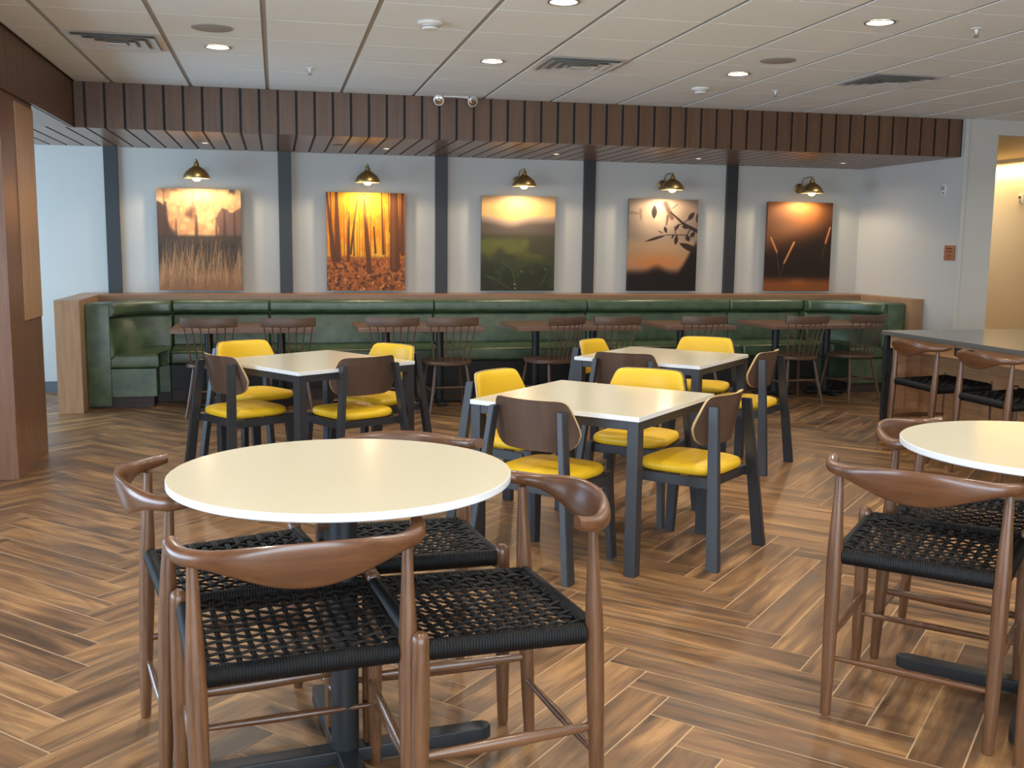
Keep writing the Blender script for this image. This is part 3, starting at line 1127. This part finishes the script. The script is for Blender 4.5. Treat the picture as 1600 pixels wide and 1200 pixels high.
# ------------------------------------------------------------------ ceiling fixtures
def downlight(x, y, label, z=CEIL, r=.085, power=16, ml='lens', first=None, color=(1, .95, .86)):
    t = thing('downlight', label, 'ceiling light', (x, y, z), 0, 'recessed round ceiling lights' if r > .05 else 'small soffit lights')
    s = MB(); s.lathe([(r, -.004), (r+.0, -.007), (r*.86, -.007), (r*.84, -.0005)], (0, 0, 0), 32, cap=False)
    s.build('trim_ring', 'ring', t, smooth=True)
    s = MB(); s.lathe([(r*.84, -.003), (.001, -.003)], (0, 0, 0), 32, cap=False)
    s.build('lens', ml, t)
    area('lamp_light', (0, 0, -.012), (0, 0, 0), r*1.5, 0, power, color, 150, t, 'DISK')
    return t
gx = [-.347, 1.483, 3.32, 5.14, 6.97]
gy = [7.2, 5.37, 3.54, 1.71, -.12, -1.95]
names = {(0, 0): 'round ceiling light at upper left beside the vent', (1, 0): 'round ceiling light above the autumn forest picture', (1, 1): 'round ceiling light at the top centre edge of the photo',
         (2, 0): 'round ceiling light over the rear square table', (2, 1): 'round ceiling light nearest the upper right vent'}
for i, x in enumerate(gx):
    for j, y in enumerate(gy):
        if (i, j) == (3, 0):
            continue
        xw = ('along the left timber fascia', 'left of the room centre', 'in the room centre', 'over the stone-topped counter', 'near the right wall')[i]
        yw = ('closest to the back fascia', 'second in from the back fascia', 'above the round tables', 'just ahead of the camera', 'just behind the camera', 'beside the front windows')[j]
        downlight(x, y, names.get((i, j), 'round ceiling light %s, %s' % (xw, yw)), power=12)
for k, (x, nm) in enumerate(((-.62, 'autumn grass'), (1.045, 'autumn forest'), (2.73, 'misty meadow'), (4.24, 'leafy branch'), (5.88, 'wheat ears'))):
    downlight(x, 10.06, 'small soffit light above the %s picture' % nm, FZ, .04, 2.2, 'lens_s')
# slot in the soffit
tag(MB().b2((.53, 9.83, FZ-.004), (.62, 9.85, FZ-.0005)).build('soffit_sensor', 'dark'), 'tiny dark slot sensor in the soffit left of a small light', 'sensor')

def vent(x, y, label, first):
    t = thing('ceiling_vent', label, 'vent', (x, y, CEIL), 0, 'square ceiling vents')
    def frame(h0, h1, z0, z1, name, mt, th=.0):
        s = MB(); rings = []
        for h, z in ((h0, z0), (h1, z1), (h1-.006, z1+.002), (h0-.006, z0+.002)):
            rings.append([Vector((a*h, b*h, z)) for a, b in ((-1, -1), (1, -1), (1, 1), (-1, 1))])
        s.rings(rings, closed=True, cap=False, smooth=False)
        return s.build(name, mt, t)
    frame(.292, .25, -.003, -.005, 'flange', 'alu')
    frame(.25, .20, -.022, -.006, 'louvre', 'alu')
    frame(.185, .135, -.026, -.010, 'louvre', 'alu')
    frame(.12, .075, -.028, -.012, 'louvre', 'alu')
    MB().b2((-.06, -.06, -.028), (.06, .06, -.024), .001).build('louvre', 'alu', t)
    MB().b2((-.25, -.25, -.0045), (.25, .25, -.0015)).build('backing', 'grey', t)
    return t
vent(-.961, 7.17, 'square metal air vent at the upper left of the ceiling', 1)
vent(2.089, 7.17, 'square metal air vent near the middle of the ceiling', 0)
vent(4.529, 7.17, 'square metal air vent at the upper right of the ceiling', 0)
for x, y, lb in ((-.347, 6.58, 'flat round ceiling speaker above the upper left light'), (3.34, 6.62, 'flat round ceiling speaker over the right half of the room')):
    s = MB(); s.lathe([(.12, -.0005), (.12, -.004), (.113, -.006), (.001, -.006)], (0, 0, 0), 36, cap=False)
    o = s.build('ceiling_speaker', 'grey', smooth=True); o.location = (x, y, CEIL)
    tag(o, lb, 'speaker', 'round ceiling speakers')
for x, y, lb in ((.886, 6.07, 'white smoke detector nearer the camera, top centre'), (3.343, 7.93, 'white smoke detector farther away near the fascia at right')):
    t = thing('smoke_detector', lb, 'smoke detector', (x, y, CEIL), 0, 'smoke detectors')
    s = MB(); s.lathe([(.075, -.0005), (.075, -.012), (.068, -.018), (.05, -.020), (.05, -.035), (.045, -.042), (.001, -.044)], (0, 0, 0), 32, cap=False)
    s.build('housing', 'white', t, smooth=True)
    s = MB(); s.lathe([(.0515, -.024), (.0515, -.032)], (0, 0, 0), 32, cap=False); s.build('grille', 'grey', t)
for x, y, lb in ((.264, 7.87, 'small white sprinkler head left of centre above the fascia'), (3.938, 5.37, 'small sprinkler head at the upper right of the ceiling'), (3.961, 7.87, 'small sprinkler head just above the fascia at right')):
    t = thing('sprinkler', lb, 'sprinkler', (x, y, CEIL), 0, 'fire sprinkler heads')
    s = MB(); s.lathe([(.032, -.0005), (.032, -.005), (.012, -.007), (.010, -.02), (.006, -.03), (.001, -.031)], (0, 0, 0), 18, cap=False)
    s.build('body', 'white', t, smooth=True)
    s = MB(); s.tube([(-.013, 0, -.018), (-.015, 0, -.034), (0, 0, -.045), (.015, 0, -.034), (.013, 0, -.018)], .002, 6); s.lathe([(.016, -.046), (.016, -.048), (.001, -.049)], (0, 0, 0), 14)
    s.build('deflector', 'ring', t, smooth=True)
# twin-head emergency light at the ceiling / fascia line
t = thing('emergency_light', 'white twin-head emergency light where ceiling meets the fascia', 'emergency light', (1.53, FY-.06, CEIL), 0)
MB().b2((-.11, -.035, -.012), (.11, .035, -.0005), .004).build('housing', 'white', t)
for sx in (-1, 1):
    s = MB()
    ax = Vector((sx*.25*(-1 if sx < 0 else 1), -.9, -.35)).normalized() if False else Vector((sx*.3, -.85, -.42)).normalized()
    c0 = Vector((sx*.145, -.01, -.035))
    s.tube([c0-ax*.035, c0-ax*.02, c0+ax*.012, c0+ax*.016], [.015, .035, .047, .045], 22)
    s.tube([(sx*.10, 0, -.008), (sx*.13, 0, -.012), c0-ax*.02], .008, 8)
    h = s.build('lamp_head', 'white', t, smooth=True)
    s = MB(); s.tube([c0+ax*.0162, c0+ax*.019], [.038, .034], 22); s.build('lens', 'chrome', h, smooth=True)

# ------------------------------------------------------------------ brass picture lights
def sconce(x, label, first=None):
    if first:
        r = dup(first, (x, YB-.001, 2.225), 0, label)
        return r
    t = thing('sconce', label, 'wall lamp', (x, YB-.001, 2.225), 0, 'brass barn-style wall lamps')
    # dome shade hanging .30 m out from the wall
    oy = -.30
    s = MB(); s.lathe([(.122, -.125), (.124, -.118), (.120, -.095), (.098, -.060), (.062, -.030), (.030, -.010), (.026, .004), (.024, .020), (.012, .030), (.010, .055), (.004, .060)], (0, oy, 0), 36, cap=False)
    s.build('shade', 'brass', t, smooth=True)
    s = MB(); s.lathe([(.120, -.124), (.117, -.096), (.095, -.062), (.060, -.034), (.028, -.016)], (0, oy, 0), 36, cap=False)
    s.build('shade_lining', 'white', t, smooth=True)
    s = MB(); s.tube([(0, -.012, -.05), (0, -.06, -.02), (0, -.10, .045), (0, -.2, .055), (0, oy, .05)], .006, 10)
    s.build('arm', 'brass', t, smooth=True)
    s = MB(); s.tube([(0, 0, -.06), (0, -.012, -.06), (0, -.018, -.06)], [.055, .055, .045], 28); s.build('wall_plate', 'brass', t, smooth=True)
    s = MB(); s.lathe([(.002, -.152), (.02, -.150), (.036, -.138), (.042, -.120), (.040, -.096), (.024, -.070), (.014, -.045)], (0, oy, 0), 20, cap=False)
    s.build('bulb', 'bulb', t, smooth=True)
    d = bpy.data.lights.new('bulb_light', 'SPOT'); d.energy = 20; d.color = (1, .79, .55); d.shadow_soft_size = .04; d.spot_size = R(170); d.spot_blend = .3
    o = bpy.data.objects.new('bulb_light', d); COL.objects.link(o); o.parent = t; o.location = (0, oy, -.168)
    return t
arts = [(-.737, 'autumn grass'), (.905, 'autumn forest'), (2.517, 'misty green meadow'), (4.15, 'leafy branch'), (5.79, 'wheat ears')]
SCN = sconce(arts[0][0], 'brass dome wall lamp above the autumn grass picture')
for x, nm in arts[1:]:
    sconce(x, 'brass dome wall lamp above the %s picture' % nm, SCN)

# ------------------------------------------------------------------ canvas prints
def lin(c):
    c = np.clip(c, 0, 1)
    return np.where(c <= .04045, c/12.92, ((c+.055)/1.055)**2.4)
NX, NY = 176, 220
uu, vv = np.meshgrid(np.linspace(0, 1, NX), np.linspace(0, 1, NY))     # v = 0 at the top
def mixc(a, b, t):
    t = np.clip(t, 0, 1)[..., None]
    return a*(1-t)+b*t
def C3(*c):
    return np.ones((NY, NX, 3))*np.array(c)/255.
def sm(x, a, b):
    t = np.clip((x-a)/(b-a), 0, 1)
    return t*t*(3-2*t)
def vnoise(fx, fy, seed, octv=3):
    rg = np.random.RandomState(seed)
    out = np.zeros((NY, NX)); amp = 1; tot = 0
    for o_ in range(octv):
        gx_, gy_ = int(fx*2**o_)+2, int(fy*2**o_)+2
        G = rg.rand(gy_+1, gx_+1)
        X = uu*fx*2**o_; Y = vv*fy*2**o_
        xi = np.clip(X.astype(int), 0, gx_-1); yi = np.clip(Y.astype(int), 0, gy_-1)
        xf = X-xi; yf = Y-yi
        xf = xf*xf*(3-2*xf); yf = yf*yf*(3-2*yf)
        n = (G[yi, xi]*(1-xf)+G[yi, xi+1]*xf)*(1-yf)+(G[yi+1, xi]*(1-xf)+G[yi+1, xi+1]*xf)*yf
        out += n*amp; tot += amp; amp *= .55
    return out/tot
def seg(x0, y0, x1, y1, w0, w1=None, soft=.004):
    """soft mask of a tapered stroke"""
    w1 = w0 if w1 is None else w1
    asp = 1.25
    px, py = uu-x0, (vv-y0)*asp
    dx, dy = x1-x0, (y1-y0)*asp
    t = np.clip((px*dx+py*dy)/(dx*dx+dy*dy+1e-9), 0, 1)
    d = np.hypot(px-t*dx, py-t*dy)
    w_ = w0+(w1-w0)*t
    return np.clip((w_-d)/soft+.5, 0, 1)
def leaf(cx_, cy_, ln, wd, ang):
    asp = 1.25
    a = R(ang)
    px, py = uu-cx_, (vv-cy_)*asp
    x = px*math.cos(a)+py*math.sin(a)
    y = -px*math.sin(a)+py*math.cos(a)
    q = np.clip(1-(x/ln)**2, 0, 1)
    return np.clip((wd*q-np.abs(y))/.006+.3, 0, 1)*(np.abs(x) < ln)
def art_grass():
    im = mixc(C3(222, 160, 108), C3(216, 148, 98), vv*2)
    im = mixc(im, C3(240, 192, 124), sm(vnoise(5, 5, 3), .45, .75))
    im = mixc(im, C3(150, 104, 78), .5*sm(vnoise(14, 12, 31), .56, .8))
    # bokeh glow
    rg = np.random.RandomState(5)
    for k in range(60):
        x, y, r = rg.rand(), .03+.42*rg.rand(), .015+.035*rg.rand()
        im = mixc(im, C3(250, 206, 140), .4*np.clip((r-np.hypot(uu-x, (vv-y)*1.25))/.012+.5, 0, 1))
    dk = C3(80, 60, 50)
    im = mixc(im, dk, .95*sm(vnoise(7, 4, 11)+.75*(1-sm(uu, .0, .32))*sm(vv, .08, .22), .66, .92))
    im = mixc(im, C3(108, 80, 70), .9*sm(vnoise(9, 5, 19)+.5*sm(uu, .62, .78)*sm(vv, .14, .26), .66, .86))
    for x, w_, y0 in ((.46, .022, .26), (.10, .03, .14), (.80, .02, .2), (.70, .013, .28), (.92, .016, .22), (.22, .012, .3), (.085, .006, -.05)):
        im = mixc(im, dk, .8*seg(x, y0, x, .5, w_*.5, w_*1.2, .02))
    im = mixc(im, C3(74, 62, 52), sm(vv, .435, .475)*.95)
    im = mixc(im, C3(58, 50, 44), sm(vv, .50, .56)*.5)
    g = vnoise(10, 4, 23)
    im = mixc(im, C3(150, 112, 78), sm(g+.9*(vv-.72), .50, .72)*sm(vv, .47, .6)*.75)
    im = mixc(im, C3(158, 116, 80), sm(vv, .74, .86)*.85)
    for k in range(420):
        x = rg.rand(); y1 = .66+.34*rg.rand()
        ln = .08+.14*rg.rand(); dx = (rg.rand()-.42)*.16
        c = rg.rand()
        cc = C3(186, 138, 92) if c > .55 else (C3(122, 86, 58) if c > .2 else C3(206, 160, 116))
        im = mixc(im, cc, .55*seg(x, y1+.1, x+dx, y1-ln, .0035, .0015, .005))
    for (x, y) in ((.47, .60), (.45, .66), (.72, .62), (.18, .62), (.28, .62), (.05, .74), (.60, .73), (.96, .74), (.40, .55), (.68, .52)):
        im = mixc(im, C3(196, 146, 92), .6*seg(x-.03, y+.22, x+.01, y, .010, .006, .02))
    im = mixc(im, C3(120, 84, 58), .35*sm(vv, .85, 1))
    return im
def art_forest():
    im = mixc(C3(232, 128, 22), C3(240, 168, 40), sm(vnoise(8, 7, 2), .35, .7))
    d = np.hypot(uu-.43, (vv+.02)*1.1)
    im = mixc(im, C3(255, 214, 50), np.exp(-(d/.28)**2))
    im = mixc(im, C3(214, 132, 60), sm(np.abs(uu-.45), .3, .5)*.5)
    im = mixc(im, C3(238, 180, 70), .6*sm(vnoise(16, 14, 8), .55, .7)*sm(vv, .2, .5))
    rg = np.random.RandomState(9)
    for k in range(34):
        x = rg.rand(); w_ = .003+.006*rg.rand()
        im = mixc(im, C3(150, 78, 20), .6*seg(x, .05+.3*rg.rand(), x+.03*(rg.rand()-.5), .66, w_*.7, w_, .004))
    im = mixc(im, C3(150, 84, 36), sm(vv, .63, .68))
    lf = vnoise(34, 40, 5, 2)
    im = mixc(im, C3(196, 108, 48), sm(lf, .5, .6)*sm(vv, .65, .7))
    im = mixc(im, C3(86, 44, 26), sm(1-lf, .56, .68)*sm(vv, .66, .78)*.9)
    im = mixc(im, C3(104, 56, 28), sm(vv, .74, .86)*.35)
    im = mixc(im, C3(224, 150, 84), sm(vnoise(48, 56, 6, 1), .74, .86)*sm(vv, .72, .85)*.8)
    br = C3(96, 54, 30)
    for x0, y0, x1, y1, w0, w1 in ((.0, -.02, .09, .68, .012, .035), (.125, -.02, .14, .68, .017, .042), (.05, -.02, .06, .3, .006, .008), (.47, .02, .54, .80, .014, .036), (.40, .02, .30, .62, .009, .016), (.285, .2, .27, .69, .008, .022),
                               (.34, .3, .345, .64, .005, .009), (.86, -.02, .87, .76, .050, .066), (.70, -.02, .72, .62, .007, .016), (.79, -.02, .80, .4, .005, .005), (.97, -.02, .97, .62, .022, .030), (.60, .35, .62, .61, .010, .014), (.93, -.02, .935, .6, .006, .01)):
        im = mixc(im, br, .92*seg(x0, y0, x1, y1, w0, w1, .008))
    im = mixc(im, C3(146, 92, 54), .4*seg(.85, -.02, .85, .76, .02, .02, .03))
    for a in (-.22, -.08, .10, .24):
        im = mixc(im, C3(255, 220, 90), .35*seg(.43, -.02, .43+a, .35, .006, .02, .03)*(1-sm(vv, .2, .38)))
    return im
def art_meadow():
    im = mixc(C3(176, 142, 100), C3(222, 172, 108), sm(vv, 0, .12))
    h = .215+.06*np.exp(-((uu-.42)/.2)**2)+.01*np.sin(uu*9)
    im = mixc(im, C3(168, 142, 124), sm(vv-h, -.03, .02))
    im = mixc(im, C3(92, 80, 68), sm(vv-h, .0, .09))
    im = mixc(im, C3(70, 66, 46), sm(vv, .37, .44))
    im = mixc(im, C3(104, 104, 44), sm(vnoise(4, 6, 4, 2), .48, .75)*sm(vv, .40, .5)*(1-sm(vv, .6, .78))*.8)
    im = mixc(im, C3(38, 42, 24), sm(vv, .55, .85)*.8)
    im = mixc(im, C3(64, 74, 36), sm(vnoise(8, 10, 12), .56, .75)*sm(vv, .6, .7)*.6)
    for x0, y0, x1, y1 in ((.28, .70, .40, .76), (.40, .76, .48, .95), (.05, .83, .40, .98), (.1, .85, .25, .88), (.93, .78, .80, .95)):
        im = mixc(im, C3(96, 112, 64), .55*seg(x0, y0, x1, y1, .006, .005, .012))
    for x, y, r in ((.45, .93, .014), (.46, .975, .014), (.55, .795, .02), (.88, .77, .018)):
        im = mixc(im, C3(170, 170, 140), (.75 if y > .9 else .35)*np.clip((r-np.hypot(uu-x, (vv-y)*1.6))/.01+.5, 0, 1))
    return im
def art_branch():
    im = mixc(C3(122, 104, 92), C3(196, 172, 142), np.exp(-(((uu-.38)/.30)**2+((vv-.14)/.26)**2)))
    im = mixc(im, C3(168, 136, 100), sm(vv, .38, .52)*.8)
    im = mixc(im, C3(188, 118, 68), np.exp(-(((uu-.42)/.5)**2+((vv-.69)/.10)**2)))
    edge = .80-.05*np.exp(-((uu-.42)/.12)**2)-.35*sm(uu, .70, 1.05)
    im = mixc(im, C3(26, 18, 14), sm(vv-edge, -.07, .05))
    im = mixc(im, C3(150, 126, 108), .4*sm(vnoise(5, 5, 7, 2), .5, .8)*(1-sm(vv, .3, .5)))
    dk = C3(38, 26, 22)
    im = mixc(im, C3(104, 82, 70), .7*np.maximum(seg(.02, .15, .15, .16, .02, .01, .03), seg(.16, .12, .17, .22, .015, .01, .03)))
    im = mixc(im, C3(78, 56, 48), .85*np.maximum(seg(.52, .05, .62, .20, .035, .03, .03), seg(.56, .18, .54, .28, .02, .01, .02)))
    br = [seg(.60, .14, .80, .27, .010, .018), seg(.80, .27, 1.02, .35, .022, .026), seg(.55, .385, .85, .385, .006, .006), seg(.85, .385, .90, .30, .008, .008), seg(.62, .10, .70, .05, .004), seg(.80, .25, .88, .20, .006),
          seg(.68, .37, .66, .30, .006), seg(.66, .30, .78, .26, .006)]
    lv = [leaf(.36, .14, .095, .040, 92), leaf(.39, .425, .17, .020, -17), leaf(.53, .33, .05, .024, 70), leaf(.90, .18, .075, .034, -50), leaf(.69, .44, .07, .030, 98), leaf(.89, .525, .17, .045, 22),
          leaf(.46, .355, .05, .008, 25), leaf(.64, .40, .04, .014, -60), leaf(.82, .30, .06, .022, 10), leaf(.99, .20, .07, .02, 90), leaf(.86, .42, .05, .035, 60), leaf(.93, .38, .05, .03, -50), leaf(.70, .30, .06, .02, -60)]
    mk = np.zeros((NY, NX))
    for q in br+lv:
        mk = np.maximum(mk, q)
    return mixc(im, dk, mk*.95)
def art_wheat():
    im = mixc(C3(112, 66, 36), C3(200, 128, 66), np.exp(-(((uu-.48)/.42)**2+((vv-.02)/.2)**2)))
    im = mixc(im, C3(120, 84, 58), .7*np.exp(-(((uu-.25)/.3)**2+((vv-.27)/.12)**2)))
    im = mixc(im, C3(34, 20, 12), sm(vv+.25*(uu-.3), .30, .60))
    im = mixc(im, C3(50, 28, 14), sm(uu, .7, 1)*.4*(1-sm(vv, .5, .7)))
    im = mixc(im, C3(132, 74, 34), sm(vv, .80, .93))
    im = mixc(im, C3(168, 98, 46), .5*np.exp(-(((uu-.5)/.12)**2+((vv-.90)/.04)**2)))
    for x0, y0, x1, y1 in ((.06, .40, .16, .56), (.42, .45, .28, .68), (.97, .28, .91, .45)):
        im = mixc(im, C3(120, 60, 26), .8*seg(x0, y0, x1, y1, .020, .024, .02))
        im = mixc(im, C3(220, 156, 96), .85*seg(x0, y0, x1, y1, .010, .008, .008))
    for x0, y0, x1, y1 in ((.16, .57, .23, .86), (.28, .68, .24, .80), (.91, .46, .86, .62)):
        im = mixc(im, C3(112, 88, 58), .7*seg(x0, y0, x1, y1, .004, .004, .005))
    return im
paints = [art_grass, art_forest, art_meadow, art_branch, art_wheat]
alab = ['canvas print of golden grass before glowing bokeh trees, farthest left', 'canvas print of an orange sunlit autumn forest, second from left', 'canvas print of a dark green meadow under a pale sky, middle of the row',
        'canvas print of dark leaves on a branch against a grey and orange sky', 'canvas print of wheat ears on a dark brown ground, farthest right']
for k, (x, nm) in enumerate(arts):
    W_, H_, D_ = .80, 1.0, .045
    z0 = 1.012
    y_f = YB-.075
    xo = (0, 0, 0, .0, .0)[k]
    t = thing('picture', alab[k], 'picture', (x+xo, y_f, z0), 0, 'canvas prints on the back wall')
    bm = bmesh.new()
    img = paints[k]()
    lay = bm.verts.layers.float_color.new('print')
    L_ = lin(img)
    vs = []
    for j in range(NY):
        row = []
        for i in range(NX):
            v = bm.verts.new((-W_/2+W_*i/(NX-1), 0, H_*(1-j/(NY-1))))
            v[lay] = (L_[j, i, 0], L_[j, i, 1], L_[j, i, 2], 1)
            row.append(v)
        vs.append(row)
    for j in range(NY-1):
        for i in range(NX-1):
            bm.faces.new((vs[j+1][i], vs[j+1][i+1], vs[j][i+1], vs[j][i]))
    # wrapped edges
    per = [(vs[0], False), (vs[-1], True)]
    back = {}
    def bv(v):
        if v not in back:
            back[v] = bm.verts.new((v.co.x, D_, v.co.z)); back[v][lay] = v[lay]
        return back[v]
    colL = [r[0] for r in vs]; colR = [r[-1] for r in vs]
    for line in (vs[0], colR, list(reversed(vs[-1])), list(reversed(colL))):
        for a, b in zip(line[:-1], line[1:]):
            bm.faces.new((a, b, bv(b), bv(a)))
    me = bpy.data.meshes.new('canvas'); bm.to_mesh(me); bm.free()
    me.materials.append(M['art'])
    o = bpy.data.objects.new('canvas', me); COL.objects.link(o); o.parent = t
    MB().b2((-W_/2+.03, D_-.012, .03), (W_/2-.03, .074, H_-.03)).build('stretcher_frame', 'canvas', t)

# ------------------------------------------------------------------ small wall things on the right
t = thing('wall_sign', 'small square copper sign with dark lettering on the right wall', 'sign', (XR-.001, 9.128, 1.468))
MB().b2((-.008, -.085, -.075), (0, .085, .075), .002).build('plate', 'copper', t)
s = MB()
def txtbar(y0, y1, z0, z1):
    s.b2((-.0095, -y1, z0), (-.0082, -y0, z1))
# two short rows of lettering strokes and a small arch symbol
for k in range(8):
    txtbar(-.052+k*.013, -.044+k*.013, .036, .048)
for k in range(8):
    txtbar(-.052+k*.013, -.044+k*.013, .006, .018)
txtbar(-.016, -.010, -.052, -.020); txtbar(.010, .016, -.052, -.020); txtbar(-.016, .016, -.022, -.016)
s.build('lettering', 'ink', t)
def alarm(loc, label, rz=0):
    t = thing('alarm_strobe', label, 'alarm', loc, rz)
    MB().b2((-.018, -.032, -.055), (0, .032, .055), .005).build('housing', 'white', t)
    MB().b2((-.030, -.018, .0), (-.0182, .018, .035), .004).build('lens', 'chrome', t)
    MB().b2((-.0195, -.016, -.042), (-.0182, .016, -.02)).build('grille', 'grey', t)
alarm((XR-.001, 9.275, 2.095), 'small white alarm device high on the right wall above the copper sign')

# corridor fittings
alarm((8.949, 11.12, 2.13), 'small white alarm device on the yellow-lit corridor wall')
tag(MB().b2((8.93, 10.75, 2.02), (8.949, 10.93, 2.17), .003).build('corridor_sign', 'dark'), 'dark sign at the right edge on the corridor wall', 'sign')
cv = thing('cove_light', 'glowing warm light strip along the top of the corridor wall', 'light', (8.86, 11.5, 2.585))
MB().b2((-.025, -2.4, -.02), (-.018, 2.4, .03)).build('lip', 'white', cv)
MB().b2((-.015, -2.4, -.012), (.02, 2.4, -.004)).build('strip', 'white', cv)
area('cove_lamp', (0, 0, -.022), (0, R(-35), 0), .06, 4.6, 40, (1, .76, .40), 120, cv)
downlight(8.1, 11.7, 'round corridor ceiling light through the opening', 2.62, .08, 14)
